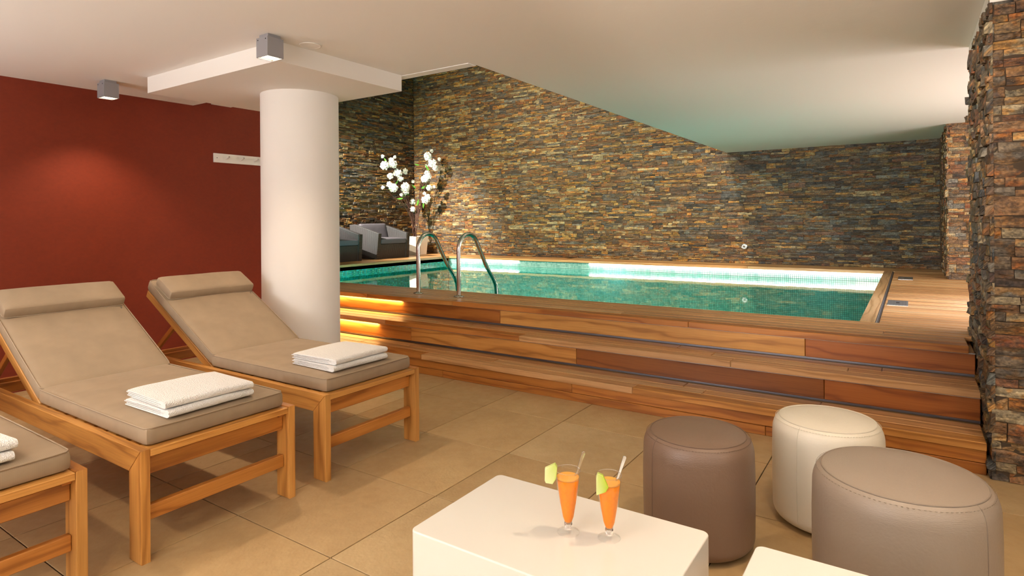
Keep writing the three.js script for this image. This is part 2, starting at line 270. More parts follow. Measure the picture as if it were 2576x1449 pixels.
{ // stone walls
  const back = thing('wall_back', 'long wall of stacked split slate along the far side of the pool', 'wall', [0, 0, 0], 0, null, 'structure');
  part('masonry', boxUV(new THREE.BoxGeometry(10.6, 5.4, 0.25).translate(-4.4, 2.7, BACK - 0.125 - 0.02)), M.mortar, back);
  cladding(back, [LEFT, DK, BACK - 0.02], [1, 0, 0], [0, 0, 1], 0.34 - LEFT, u => (LEFT + u < VX + 0.1 ? 4.3 : CE - DK), 11, {
    palAt: (u, v, r) => r() < sm(5.2, 8.6, u + v * 0.3 + (r() - 0.5) * 2) ? PAL.slate : PAL.warm, deep: 0.015, gain: 1.08,
    visible: (w, q) => q[1] < 640 && q[0] > 1040 && q[0] < 2372 && (q[0] > 1830 || q[1] > 165 + (q[0] - 1200) * 0.3455) });
  const left = thing('wall_left', 'darker stacked slate wall behind the wicker armchairs', 'wall', [0, 0, 0], 0, null, 'structure');
  part('masonry', boxUV(new THREE.BoxGeometry(0.25, 5.4, 6.3).translate(LEFT - 0.145, 2.7, -7.3)), M.mortar, left);
  cladding(left, [LEFT - 0.02, DK, -4.5], [0, 0, -1], [1, 0, 0], -4.5 - BACK, () => 4.3, 12, { gain: 0.86, deep: 0.04, palAt: (u, v, r) => r() < 0.3 ? PAL.slate : PAL.warm, visible: (w, q) => q[0] > 857 && q[0] < 1040 && q[1] < 640 });
  const near = thing('wall_pillar', 'thick stone clad pillar at the foot of the steps', 'wall', [0, 0, 0], 0, null, 'structure');
  part('masonry', boxUV(box(0.33, 3.2, 0, 2.285, -4.88, -3.68)), M.mortar, near);
  const o1 = { deep: 0.014, palAt: () => PAL.rust, hMin: 0.036, hMax: 0.064, wMin: 0.08, wMax: 0.3, split: 0.3, gain: 1.1, vary: 0.26 };
  cladding(near, [0.315, 0, -3.68], [1, 0, 0], [0, 0, 1], 0.8, () => 2.285, 13, { ...o1, most: 170 });
  cladding(near, [0.33, 0, -3.665], [0, 0, -1], [-1, 0, 0], 1.22, () => 2.285, 14, { ...o1, deep: 0.036, palAt: (u, v, r) => r() < 0.5 ? PAL.slate : PAL.rust, wMin: 0.05, wMax: 0.2, most: 130 });
  const far = thing('wall_return', 'narrow stone clad return in the corner beside the far end of the deck', 'wall', [0, 0, 0], 0, null, 'structure');
  part('masonry', boxUV(box(0.37, 2.5, 0.4, CE, -10.5, -8.78)), M.mortar, far);
  cladding(far, [0.355, DK, -8.78], [1, 0, 0], [0, 0, 1], 0.7, () => CE - DK, 15, { ...o1, wMin: 0.1, wMax: 0.24, most: 200 });
  cladding(far, [0.37, DK, -8.765], [0, 0, -1], [-1, 0, 0], 1.5, () => CE - DK, 16, { ...o1, deep: 0.03, most: 60 });
  shellPart('trim_2', box(0.32, 3.2, 2.285, CE, -4.9, -3.67), M.ceiling, 'cream band between the stone pillar and the ceiling', 'trim');
}
{ // bay to the right of the deck, with a downlight over its boards
  shellPart('wall_bay', merge([box(2.4, 2.6, 0.3, CE, -5.0, -4.88), box(2.4, 2.6, 0.3, CE, -8.8, -7.8), box(2.4, 2.6, 2.2, CE, -7.8, -5.0)]), M.ceiling, 'cream wall of the bay beside the deck', 'wall');
  const win = thing('window_2', 'added bright glazed door, unseen, in the bay beside the deck', 'window', [2.45, 1.36, -6.4], 0, null, 'structure');  // glazed door added out of view to brighten the ceiling over the pool
  part('pane', new THREE.PlaneGeometry(2.8, 1.66).rotateY(-Math.PI / 2), M.coolGlow, win);
  for (const z of [-1.37, 0, 1.37]) part('frame', board(0.06, 1.66, 0.05), M.white, win, [-0.03, 0, z]);
  rectLight(K.bayFill, 2.7, 1.6, [2.36, 1.36, -6.4], [0, 1.3, -6.4], 'bay_fill_light');
  const t = thing('bay_downlight', 'round white downlight over the deck bay', 'downlight', [0.72, CE, -6.2]);
  part('ring', new THREE.TorusGeometry(0.08, 0.012, 10, 36).rotateX(Math.PI / 2), M.white, t, [0, -0.008, 0]);
  part('glowing_lens', new THREE.CylinderGeometry(0.076, 0.076, 0.01, 32), M.coolGlow, t, [0, -0.005, 0]);
  spotLight(K.bay, [0.72, CE - 0.02, -6.2], [0.55, 0.5, -6.0], 0.68, 0.9, 'bay_beam', 4);
}

// ---------------------------------------------------------------- column and lamps
{
  const c = thing('column', 'round cream column carrying a flat square slab', 'column', [-3.972, 0, -3.0], 0, null, 'structure');
  part('shaft', lathe([[0.29, 0], [0.29, 2.26]], 72), M.column, c);
  part('capital', box(-0.808, 0.782, 2.242, CE + 0.004, -0.32, 0.75, 0.0015), M.column, c);
}
function boxLamp(x, z, label) {
  const y = 2.228, t = thing('ceiling_lamp', label, 'lamp', [x, y, z], 0, 'cube ceiling lamps');
  const a = 0.054;
  part('housing', merge([box(-a, a, 0, 0.114, -a, -a + 0.006, 0.0008), box(-a, a, 0, 0.114, a - 0.006, a, 0.0008), box(-a, -a + 0.006, 0, 0.114, -a + 0.006, a - 0.006, 0.0008), box(a - 0.006, a, 0, 0.114, -a + 0.006, a - 0.006, 0.0008), box(-a + 0.006, a - 0.006, 0.1, 0.114, -a + 0.006, a - 0.006, 0.0008)]), M.alu, t);
  part('mounting_plate', box(-0.042, 0.042, 0.114, CE - y - 0.001, -0.042, 0.042, 0.0008), M.alu, t);
  part('glowing_lens', box(-0.047, 0.047, 0.010, 0.016, -0.047, 0.047, 0.0008), M.glow, t);
  for (const [sx, sz] of [[-0.037, 1], [0.037, 1]]) part('screw', new THREE.CylinderGeometry(0.0035, 0.0035, 0.003, 10).rotateX(Math.PI / 2), M.darkGap, t, [sx, 0.1, sz * (a + 0.0004)]);
  spotLight(K.lamp, [x, y + 0.002, z], [x, 0, z], 0.98, 0.42, 'lamp_beam', 2.2);
  rectLight(K.lampWide, 0.09, 0.09, [x, y + 0.004, z], [x, 0, z], 'lamp_spill');
}
boxLamp(-3.14, -2.165, 'grey cube ceiling lamp beside the column slab');
boxLamp(-5.146, -2.135, 'grey cube ceiling lamp close to the red wall');
boxLamp(-0.15, -1.85, 'added grey cube ceiling lamp above the poufs');  // extra lamp, added out of view to brighten the poufs
boxLamp(-3.14, 0.1, 'grey cube ceiling lamp above the foot of the loungers');
boxLamp(-1.15, 0.1, 'grey cube ceiling lamp above the low tables');
boxLamp(0.85, -2.15, 'grey cube ceiling lamp beside the stone pillar');
{
  const d = thing('ceiling_cover', 'small round cream cover plate on the ceiling beside the cube lamp', 'cover plate', [-3.1, CE, -2.42]);
  part('plate', new THREE.CylinderGeometry(0.06, 0.06, 0.004, 40), M.ceiling, d, [0, -0.002, 0]);
  part('rim', new THREE.TorusGeometry(0.062, 0.003, 8, 48).rotateX(Math.PI / 2), M.white, d, [0, -0.003, 0]);
}

// ---------------------------------------------------------------- steps and deck
const PX0 = -8.03, PX1 = -0.31, PZ0 = -4.93, PZ1 = -9.72;
function run(parent, name, mats, seed, x0, x1, y0, y1, z0, z1, joints, gap = 0.002, ordered = false) {       // a course of boards along x with butt joints
  const r = rngOf(seed), e = [x0, ...joints.filter(j => j > x0 && j < x1), x1];
  for (let i = 0; i + 1 < e.length; i++) part(name, board(e[i + 1] - e[i] - gap, y1 - y0, z1 - z0, y1 - y0 < 0.03 ? 0.0045 : 0.003, r() * 9, r() * 9), mats[ordered ? i % mats.length : Math.floor(r() * mats.length)], parent, [(e[i] + e[i + 1]) / 2, (y0 + y1) / 2, (z0 + z1) / 2]);
}
const SX0 = REDJ + 0.005, SX1 = 0.30;
{
  const st = thing('timber_steps', 'three wide wooden steps leading up to the pool deck', 'steps', [0, 0, 0], 0, null, 'structure');
  const H = [0.163, 0.346], Z = [-3.697, -3.989, -4.277], S = M.step;
  part('carcass', boxUV(merge([box(SX0, SX1, 0, 0.118, -4.02, -3.76), box(SX0, SX1, 0, 0.3, -4.3, -4.05), box(SX0, SX1, 0, 0.48, -4.9, -4.34)])), M.timber, st);
  // treads, three boards deep
  H.forEach((h, k) => { for (let b = 0; b < 3; b++) run(st, 'tread_board', b ? M.deck : [S[1], S[2], M.deck[1]], 100 + k * 10 + b, SX0, SX1, h - (b ? 0.024 : 0.041), h, Z[k] - 0.104 * (b + 1) + 0.0035, Z[k] - 0.104 * b, [[-3.36, -1.52, -0.28], [-4.2, -2.72, -1.1], [-3.7, -1.25, -0.45]][(b + k) % 3].map(v => v + k * 0.13)); });
  // risers
  run(st, 'riser_board', [S[2], S[1], S[2]], 131, SX0, SX1, 0.056, 0.121, -3.74, -3.716, [-3.9, -1.974]);
  run(st, 'riser_board', [S[4], S[2]], 132, SX0, SX1, 0.0, 0.054, -3.738, -3.714, [-3.144, -0.71]);
  run(st, 'riser_board', [S[2], S[1], S[5], S[6]], 137, SX0, SX1, H[0] + 0.016, 0.304, -4.04, -4.014, [-3.768, -2.093, -0.437], 0.002, true);
  run(st, 'riser_board', [S[4], S[3], S[6]], 142, SX0, SX1, H[1] + 0.016, 0.483, -4.33, -4.304, [-2.987, -0.577], 0.002, true);
  for (const [h, z] of [[H[0], -4.02], [H[1], -4.31]]) part('shadow_gap_profile', box(SX0, SX1, h - 0.002, h + 0.02, z - 0.03, z - 0.012, 0.001), M.profile, st);
  for (const [y, z] of [[0.304, -4.001], [0.483, -4.291]]) part('light_profile', box(SX0, SX1, y - 0.003, y + 0.002, z - 0.008, z + 0.004, 0.0006), M.brushed, st);
}
{ // LED lines under two nosings, lit at the column end
  const put = (x1, y, z, label) => {
    const t = thing('step_light', label, 'led strip', [(-5.2 + x1) / 2, y, z], 0, 'led strips under the step nosings');
    part('diffuser', board(x1 + 5.2, 0.006, 0.01, 0.001), M.stepGlow, t, [0, -0.001, 0]);
    rectLight(K.stepLed, x1 + 5.2, 0.014, [(-5.2 + x1) / 2, y - 0.006, z], [(-5.2 + x1) / 2, y - 1, z - 0.25], 'step_led');
  };
  put(-4.148, 0.477, -4.291, 'glowing yellow strip under the deck edge beside the column');
  put(-4.177, 0.298, -4.001, 'glowing yellow strip under the middle step beside the column');
}
{
  const dk = thing('pool_deck', 'raised hardwood deck around the pool', 'deck', [0, 0, 0], 0, null, 'structure'), D = M.deck, t = 0.026, n = 6, w = (4.93 - 4.277) / n;
  part('nosing_core', boxUV(box(PX0 + 0.1, 0.26, 0.47, DK - 0.03, -4.9, -4.36)), M.timber, dk);
  for (let b = 0; b < n; b++) run(dk, b ? 'deck_board' : 'nosing_board', b ? D : M.step.slice(0, 3), 200 + b, b ? -8.9 : SX0, b < 3 ? 0.27 : 0.6, DK - (b ? t : 0.042), DK, -4.277 - w * (b + 1) + 0.012, -4.277 - w * b, [[-4.62, -3.5, -1.33], [-3.7, -1.9], [-4.9, -2.6, -0.15], [-3.3, -0.9], [-5.3, -2.1], [-4.1, -1.4]][b], 0.002);
  // coping along the pool
  part('coping_board', board(0.042, 0.042, PX1 - PX0, 0.003).rotateY(0), D[0], dk).geometry = tr(board(PX1 - PX0 + 0.02, 0.042, 0.012, 0.002, 3, 2), (PX0 + PX1) / 2, DK - 0.021, PZ0 + 0.006);
  part('coping_board', tr(board(0.095, 0.042, PZ0 - PZ1, 0.003, 1.3, 4.2), PX1 + 0.0475, DK - 0.021, (PZ0 + PZ1) / 2 ), D[0], dk);
  part('coping_board', tr(board(0.14, 0.042, PZ0 - PZ1 + 0.2, 0.003, 2.1, 1.2), PX0 - 0.07, DK - 0.021, (PZ0 + PZ1) / 2 - 0.1), D[1], dk);
  part('drain_channel', box(PX1 + 0.097, PX1 + 0.115, DK - 0.03, DK - 0.006, PZ1, PZ0 - 0.005, 0.001), M.profile, dk);
  part('drain_edge', box(PX1 + 0.098, PX1 + 0.103, DK - 0.02, DK + 0.0005, PZ1, PZ0 - 0.005, 0.0005), M.brushed, dk);
  // far deck strip
  const fz = (-PZ1 + 10.33) / -1;  let zz = PZ1; for (let b = 0; b < 4; b++) { const wd = b ? 0.16 : 0.12; run(dk, b ? 'deck_board' : 'coping_board', D, 220 + b, -9.5, 0.38, DK - (b ? t : 0.042), DK, zz - wd + 0.004, zz, [-7.2 + b * 0.6, -4.6 - b * 0.3, -2.1 + b * 0.4]); zz -= wd; }
  // right deck, boards across
  const bw = 0.122; for (let k = 0, z = PZ0 - 0.004; z > PZ1 + 0.05; k++, z -= bw) { const zn = Math.max(z - bw, PZ1); run(dk, 'deck_board', D, 240 + k, PX1 + 0.118, 2.38, DK - t, DK, zn + 0.013, z, [k % 3 ? 9 : 0.95]); }
  // left deck, boards along the wall
  for (let k = 0; k < 13; k++) { const x = PX0 - 0.143 - k * 0.1; if (x - 0.1 < LEFT) break; part('deck_board', tr(board(0.0955, t, PZ0 - PZ1 + 0.65, 0.003, k * 1.7, k * 0.9), x - 0.05, DK - t / 2, (PZ0 + PZ1) / 2 + 0.3), D[k % 4], dk); }
  part('joists', boxUV(merge([box(-9.6, PX0 - 0.02, 0.42, DK - 0.032, BACK, -4.3), box(PX1 + 0.13, 2.4, 0.42, DK - 0.032, BACK, -4.95), box(PX0, PX1, 0.42, DK - 0.05, BACK, PZ1 - 0.1)])), M.timber, dk);
}
for (const [x0, x1, z0, z1, label] of [[-0.172, -0.024, -6.28, -5.93, 'steel hatch plate set in the deck nearer the steps'], [-0.132, 0.015, -8.815, -8.44, 'steel hatch plate set in the deck nearer the far stone wall']]) {
  const h = thing('deck_hatch', label, 'hatch', [(x0 + x1) / 2, DK, (z0 + z1) / 2], 0, 'steel hatches in the deck');
  const w = x1 - x0, d = z1 - z0;
  part('plate', board(w, 0.005, d, 0.001), M.brushed, h, [0, 0.0027, 0]);
  for (let k = 0; k < 7; k++) part('rib', board(0.004, 0.0016, d * 0.9, 0.0005), M.brushed, h, [-w * 0.42 + k * w * 0.14, 0.0058, 0]);
  part('handle_slot', board(0.024, 0.0018, 0.05, 0.0005), M.darkGap, h, [0, 0.0072, 0]);
}

// ---------------------------------------------------------------- pool
const WATER = 0.365, PFLOOR = -0.5;
const mosaicPal = [0x14b0a0, 0x0ca098, 0x28c0b0, 0x089088, 0x10a888, 0x3cc8b4, 0x50bca0, 0x0c9474, 0x58ac88, 0x18acb8];
{
  const mosaicTex = dataTex(512, 512, (u, v) => {            // 16 x 16 tesserae of 27 mm
    const a = u * 16, b = v * 16, i = Math.floor(a), j = Math.floor(b), fx = a - i, fy = b - j, e = Math.min(fx, 1 - fx, fy, 1 - fy);
    const r = rngOf(i * 131 + j * 7919 + 3), c = hex(mosaicPal[Math.floor(r() * 10)]), k = 0.85 + 0.3 * r();
    return e < 0.07 ? [0.20, 0.32, 0.30] : [c[0] * k, c[1] * k, c[2] * k];
  });
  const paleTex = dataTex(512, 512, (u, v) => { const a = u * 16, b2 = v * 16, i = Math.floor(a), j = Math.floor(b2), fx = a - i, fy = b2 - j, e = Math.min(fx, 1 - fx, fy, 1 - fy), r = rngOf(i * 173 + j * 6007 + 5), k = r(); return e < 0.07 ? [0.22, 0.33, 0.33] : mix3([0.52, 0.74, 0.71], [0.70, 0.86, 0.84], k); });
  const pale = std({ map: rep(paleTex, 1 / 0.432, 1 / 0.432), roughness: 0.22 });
  const mt = std({ map: rep(mosaicTex, 1 / 0.432, 1 / 0.432), roughness: 0.22 });
  const basin = thing('pool_basin', 'turquoise glass mosaic pool basin', 'pool', [0, 0, 0], 0, null, 'structure');
  const wall = (w, h, x, y, z, ry) => { const g = new THREE.BoxGeometry(w, h, 0.12); const q = boxUV(g); q.rotateY(ry); q.translate(x, y, z); return q; };
  const hh = DK - 0.045 - PFLOOR, cy = PFLOOR + hh / 2;
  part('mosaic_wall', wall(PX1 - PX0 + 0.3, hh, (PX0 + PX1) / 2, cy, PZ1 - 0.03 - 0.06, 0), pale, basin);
  part('mosaic_wall', wall(PX1 - PX0 + 0.3, hh, (PX0 + PX1) / 2, cy, PZ0 + 0.012 + 0.06, 0), mt, basin);
  part('mosaic_wall', wall(PZ0 - PZ1, hh, PX0 - 0.02 - 0.06, cy, (PZ0 + PZ1) / 2, Math.PI / 2), mt, basin);
  part('mosaic_wall', wall(PZ0 - PZ1, hh, PX1 + 0.02 + 0.06, cy, (PZ0 + PZ1) / 2, Math.PI / 2), mt, basin);
  part('mosaic_bed', boxUV(new THREE.BoxGeometry(PX1 - PX0 + 0.3, 0.1, PZ0 - PZ1 + 0.3).translate((PX0 + PX1) / 2, PFLOOR - 0.056, (PZ0 + PZ1) / 2)), std({ color: 0x365a52, roughness: 0.8 }), basin);
  // floor tesserae: the 300 that show largest one by one, the others together
  const s = 0.036, nx = Math.floor((PX1 - PX0) / s), nz = Math.floor((PZ0 - PZ1) / s), g = board(s - 0.003, 0.006, s - 0.003, 0.0008), cells = [], r = rngOf(77);
  for (let i = 0; i < nx; i++) for (let j = 0; j < nz; j++) { const x = PX1 - s * (i + 0.5), z = PZ0 - s * (j + 0.5), q = viewQ(x, PFLOOR, z); const clear = q && q[1] > 735 && q[1] < 795 && q[0] < 2205; cells.push([x, z, clear ? 1 / q[2] : 0, Math.floor(r() * 10), 0.8 + 0.4 * r()]); }
  cells.sort((a, b) => b[2] - a[2]);
  const mats = mosaicPal.map(c => std({ color: c, roughness: 0.25 }));
  cells.slice(0, 300).forEach(c => part('tessera', g, mats[c[3]], basin, [c[0], PFLOOR - 0.003, c[1]]));
  const rest = cells.slice(300), im = new THREE.InstancedMesh(g, std({ color: 0xffffff, roughness: 0.25 }), rest.length), m4 = new THREE.Matrix4(), cc = new THREE.Color();
  rest.forEach((c, k) => { m4.makeTranslation(c[0], PFLOOR - 0.003, c[1]); im.setMatrixAt(k, m4); cc.set(mosaicPal[c[3]]).multiplyScalar(c[4]); im.setColorAt(k, cc); });
  im.name = 'small_tesserae'; im.userData = { kind: 'stuff', label: 'remaining turquoise mosaic tiles of the pool floor' }; basin.add(im);
  const bump = dataTex(256, 256, (u, v) => { const n = fbm(u * 5, v * 5, 131, 3, 5, 5); return [n, n, n]; }, false);
  const wm = phy({ color: 0x8ceadf, transmission: 1, thickness: 0, roughness: 0.012, ior: 1.33, bumpMap: rep(bump, 1.1, 1.1), bumpScale: 0.0006 });
  solo('pool_water', boxUV(new THREE.PlaneGeometry(PX1 - PX0 + 0.03, PZ0 - PZ1 + 0.03).rotateX(-Math.PI / 2).translate((PX0 + PX1) / 2, WATER, (PZ0 + PZ1) / 2)), wm, 'still turquoise water in the pool', 'water', null, 'stuff');
  const L = (x0, x1, label) => {
    const t = thing('pool_light', label, 'led strip', [(x0 + x1) / 2, 0.476, PZ1 - 0.012], 0, 'white led strips along the far pool edge');
    part('diffuser', board(x1 - x0, 0.008, 0.014, 0.001), M.poolGlow, t);
    rectLight(K.poolLed, x1 - x0, 0.012, [(x0 + x1) / 2, 0.470, PZ1 - 0.012], [(x0 + x1) / 2, 0.2, PZ1 - 0.18], 'pool_led_tiles');
    rectLight(K.poolLedRoom, x1 - x0, 0.007, [(x0 + x1) / 2, 0.475, PZ1 - 0.003], [(x0 + x1) / 2, 0.3, PZ1 + 2], 'pool_led_room');
  };
  L(-7.74, -6.314, 'glowing white strip under the far coping behind the hand rails');
  L(-4.80, -0.33, 'long glowing white strip under the far coping');
}
for (const [x, label] of [[-6.4, 'round underwater lamp in the near pool wall beside the ladder'], [-4.4, 'round underwater lamp in the near pool wall at mid length'], [-1.6, 'round underwater lamp in the near pool wall at the right end']]) {
  const t = thing('underwater_lamp', label, 'pool lamp', [x, 0.02, PZ0], 0, 'underwater lamps');
  part('ring', new THREE.TorusGeometry(0.09, 0.012, 10, 36), M.steel, t, [0, 0, -0.006]);
  part('glowing_lens', new THREE.CylinderGeometry(0.085, 0.085, 0.012, 32).rotateX(Math.PI / 2), M.coolGlow, t, [0, 0, -0.004]);
  spotLight([K.underwater[0] * (x < -6 ? 7 : x < -4 ? 1 : 0.8), K.underwater[1]], [x, 0.02, PZ0 - 0.02], [x < -6 ? -8 : x, x < -6 ? -0.3 : -0.5, PZ0 - 3], 1.35, 0.5, 'underwater_beam', 4);
}
{ // ladder hand rails
  const rail = (x, label) => {
    const t = thing('hand_rail', label, 'hand rail', [x, DK, -4.555], 0, 'pool ladder hand rails'), P = [];
    for (let k = 0; k <= 6; k++) P.push(new THREE.Vector3(0, 0.003 + 0.42 * k / 6, 0));
    const R = 0.148, cy = 0.455, cz = -0.155;
    for (let k = 0; k <= 14; k++) { const a = Math.PI - (Math.PI - 0.42) * k / 14; P.push(new THREE.Vector3(0, cy + R * Math.sin(a), cz - 0.155 * Math.cos(a) * 1.0)); }
    P.push(new THREE.Vector3(0, 0.40, -0.37), new THREE.Vector3(0, 0.26, -0.46), new THREE.Vector3(0, 0.14, -0.565), new THREE.Vector3(0, 0.06, -0.615), new THREE.Vector3(0, -0.02, -0.632), new THREE.Vector3(0, -0.2, -0.635), new THREE.Vector3(0, -0.55, -0.635));
    part('tube', new THREE.TubeGeometry(new THREE.CatmullRomCurve3(P, false, 'centripetal'), 160, 0.0205, 20, false), M.steel, t);
    part('flange', lathe([[0, 0], [0.052, 0], [0.052, 0.005], [0.045, 0.011], [0.026, 0.014], [0.0205, 0.022]], 40), M.steel, t);
  };
  rail(-4.167, 'curved steel pool hand rail nearer the column');
  rail(-3.643, 'curved steel pool hand rail farther from the column');
}
{ // small round inlet on the stone wall
  const t = thing('wall_inlet', 'small round steel nozzle on the far stone wall', 'nozzle', [-2.273, 0.803, BACK + 0.004]);
  part('disc', new THREE.CylinderGeometry(0.045, 0.045, 0.012, 32).rotateX(Math.PI / 2), M.brushed, t, [0, 0, 0.012]);
  part('rim', new THREE.TorusGeometry(0.043, 0.006, 10, 36), M.steel, t, [0, 0, 0.018]);
  part('spout', new THREE.CylinderGeometry(0.017, 0.02, 0.03, 20).rotateX(Math.PI / 2), M.steel, t, [0, 0, 0.03]);
}
{ // spotlights high over the pool, out of the picture
  const spot = (x, y, z, tx, ty, tz, level, angle, label, pen = 0.6, rad = 2) => {
    const t = thing('track_spotlight', label, 'spotlight', [x, y, z], 0, 'spotlights above the pool');
    const q = new THREE.Quaternion().setFromUnitVectors(new THREE.Vector3(0, -1, 0), new THREE.Vector3(tx - x, ty - y, tz - z).normalize());
    const can = part('can', lathe([[0.012, 0.16], [0.055, 0.15], [0.06, 0.0], [0.054, 0.0], [0.05, 0.13], [0, 0.14]], 32), M.alu, t); can.quaternion.copy(q);
    const lens = part('glowing_lens', new THREE.CylinderGeometry(0.05, 0.05, 0.006, 28).translate(0, 0.02, 0), M.glow, t); lens.quaternion.copy(q);
    part('stem', new THREE.CylinderGeometry(0.012, 0.012, 5.4 - y - 0.13, 12).translate(0, 0.13 + (5.4 - y - 0.13) / 2, 0), M.alu, t);
    const d = new THREE.Vector3(tx - x, ty - y, tz - z).normalize().multiplyScalar(0.004);
    spotLight(level, [x + d.x, y + d.y, z + d.z], [tx, ty, tz], angle, pen, 'track_beam', rad);
  };
  spot(-9.05, 3.6, -5.3, -9.15, 0.9, -9.9, K.poolSpot, 0.42, 'grey spotlight above the wicker armchairs', 0.7, 1.5);
  spot(-7.6, 4.6, -4.6, -7.2, 1.9, BACK, K.wash, 0.62, 'grey spotlight above the ladder end of the pool');
  spot(-5.4, 4.6, -4.2, -4.6, 1.7, BACK, K.wash, 0.62, 'grey spotlight above the middle of the pool');
  spot(-3.0, 4.4, -4.2, -1.6, 1.3, BACK, K.wash, 0.5, 'grey spotlight above the pool beside the low ceiling');
}
function fillSpot(x, y, z, tx, ty, tz, level, angle, label, rad) {  // spotlights added out of view, in place of studio flash and as fill
  const t = thing('fill_spotlight', label, 'spotlight', [x, y, z], 0, 'added fill spotlights opposite the pool');
  const v = new THREE.Vector3(tx - x, ty - y, tz - z).normalize(), q = new THREE.Quaternion().setFromUnitVectors(new THREE.Vector3(0, -1, 0), v);
  const can = part('can', lathe([[0.03, 0.2], [0.14, 0.19], [0.16, 0], [0.15, 0], [0.13, 0.17], [0, 0.18]], 36), M.alu, t); can.quaternion.copy(q);
  const lens = part('glowing_lens', new THREE.CylinderGeometry(0.145, 0.135, 0.01, 32).translate(0, 0.012, 0), M.glow, t); lens.quaternion.copy(q);
  part('bracket', board(0.06, 0.06, 2.65 - z - 0.15, 0.004), M.alu, t, [0, 0, (2.65 - z + 0.15) / 2]);
  spotLight(level, [x + v.x * 0.01, y + v.y * 0.01, z + v.z * 0.01], [tx, ty, tz], angle, 0.6, 'fill_beam', rad);
}
function addedUplighter(x, z, label) {  // floor lamps added out of view to lift the ceiling brightness
  const t = thing('fill_uplighter', label, 'lamp', [x, 0, z], 0, 'added uplighter floor lamps');
  part('base', lathe([[0, 0], [0.15, 0], [0.15, 0.012], [0.02, 0.03]], 40), M.alu, t);
  part('pole', new THREE.CylinderGeometry(0.012, 0.012, 1.22, 16), M.alu, t, [0, 0.63, 0]);
  part('bowl', lathe([[0.015, 1.2], [0.09, 1.22], [0.19, 1.3], [0.21, 1.34], [0.203, 1.34], [0.18, 1.305], [0.085, 1.228], [0, 1.215]], 48), M.alu, t);
  part('glowing_lens', new THREE.CylinderGeometry(0.18, 0.16, 0.01, 40), M.glow, t, [0, 1.315, 0]);
  rectLight(K.ceilingFill, 0.3, 0.3, [x, 1.332, z], [x, 3, z], 'ceiling_fill');
}
addedUplighter(1.9, 0.5, 'added grey uplighter for the ceiling, beside the low tables');
addedUplighter(-1.3, 1.3, 'added grey uplighter for the ceiling, below the added window');
addedUplighter(-4.7, 0.75, 'added grey uplighter for the ceiling, beside the red wall');
fillSpot(-3.0, 1.5, 2.2, -3.0, 0.9, -2.6, K.fillSpot, 0.62, 'added grey spotlight in place of a studio flash, facing the loungers', 7);
fillSpot(-0.8, 1.95, 2.2, -0.6, 1.6, BACK, K.farFill, 0.24, 'added grey fill spotlight facing the far stone wall', 7);
// ---------------------------------------------------------------- loungers
function prism(pts, t, bevel = 0.003) {                 // outline in x / y, thickness along z, centred
  const s = new THREE.Shape(); pts.forEach(([x, y], i) => i ? s.lineTo(x, y) : s.moveTo(x, y)); s.closePath();
  const g = new THREE.ExtrudeGeometry(s, { depth: t - 2 * bevel, bevelEnabled: true, bevelThickness: bevel, bevelSize: bevel, bevelOffset: -bevel, bevelSegments: 2 }); g.translate(0, 0, -t / 2 + bevel); return g;
}
function grainUV(g, axis, ou = 0, ov = 0) { const q = boxUV(g), p = q.attributes.position, n = q.attributes.normal, u = q.attributes.uv; for (let i = 0; i < p.count; i++) { const c = [p.getX(i), p.getY(i), p.getZ(i)], a = [Math.abs(n.getX(i)), Math.abs(n.getY(i)), Math.abs(n.getZ(i))], d = a.indexOf(Math.max(...a)); const o = [0, 1, 2].filter(k => k !== axis && k !== d)[0] ?? 1; u.setXY(i, (d === axis ? c[(axis + 1) % 3] * 0.4 : c[axis]) + ou, c[o] + ov); } return q; }
function cushion(l, t, w, seed, puff = 0.01) {            // soft slab: x length, y thickness, z width
  const g = new RoundedBoxGeometry(l, t, w, 5, t * 0.3), p = g.attributes.position, h = new THREE.Vector3();
  const sub = new THREE.BoxGeometry(l, t, w, 36, 4, 24), sp = sub.attributes.position, rad = t * 0.28;
  for (let i = 0; i < sp.count; i++) {
    h.fromBufferAttribute(sp, i); const c = new THREE.Vector3(clamp(h.x, -l / 2 + rad, l / 2 - rad), clamp(h.y, -t / 2 + rad, t / 2 - rad), clamp(h.z, -w / 2 + rad, w / 2 - rad));
    const d = h.clone().sub(c); if (d.length() > 1e-6) h.copy(c).add(d.multiplyScalar(Math.min(1, rad / d.length())));
    const ex = 1 - Math.pow(Math.abs(2 * h.x / l), 4), ez = 1 - Math.pow(Math.abs(2 * h.z / w), 4);
    if (h.y > 0) h.y += puff * clamp(ex) * clamp(ez) + 0.004 * (fbm(h.x * 5 + 9, h.z * 5 + 9, seed, 3) - 0.5) + 0.0022 * (fbm(h.x * 16, h.z * 16, seed + 4, 2) - 0.5);
    const side = 0.004 * (fbm(h.x * 7 + h.z * 9 + 20, h.y * 8 + 4, seed + 8, 2) - 0.5); h.z += Math.sign(h.z) * side; h.x += Math.sign(h.x) * side;
    sp.setXYZ(i, h.x, h.y, h.z);
  }
  sub.computeVertexNormals(); g.dispose(); return boxUV(mergeSmooth(sub));
}
function mergeSmooth(g) { return g; }
function pipe(l, w, y, r = 0.0032) {                    // a seam cord round a cushion
  const a = l / 2 - 0.004, b = w / 2 - 0.004, c = 0.018, P = [];
  for (const [sx, sz, a0] of [[1, 1, 0], [-1, 1, 1], [-1, -1, 2], [1, -1, 3]]) for (let k = 0; k <= 4; k++) { const t = (a0 + k / 4) * Math.PI / 2; P.push(new THREE.Vector3(sx * (a - c) + c * Math.cos(t), y, sz * (b - c) + c * Math.sin(t))); }
  return new THREE.TubeGeometry(new THREE.CatmullRomCurve3(P, true, 'centripetal'), 120, r, 6, true);
}
const BA = 0.490;                                        // back angle
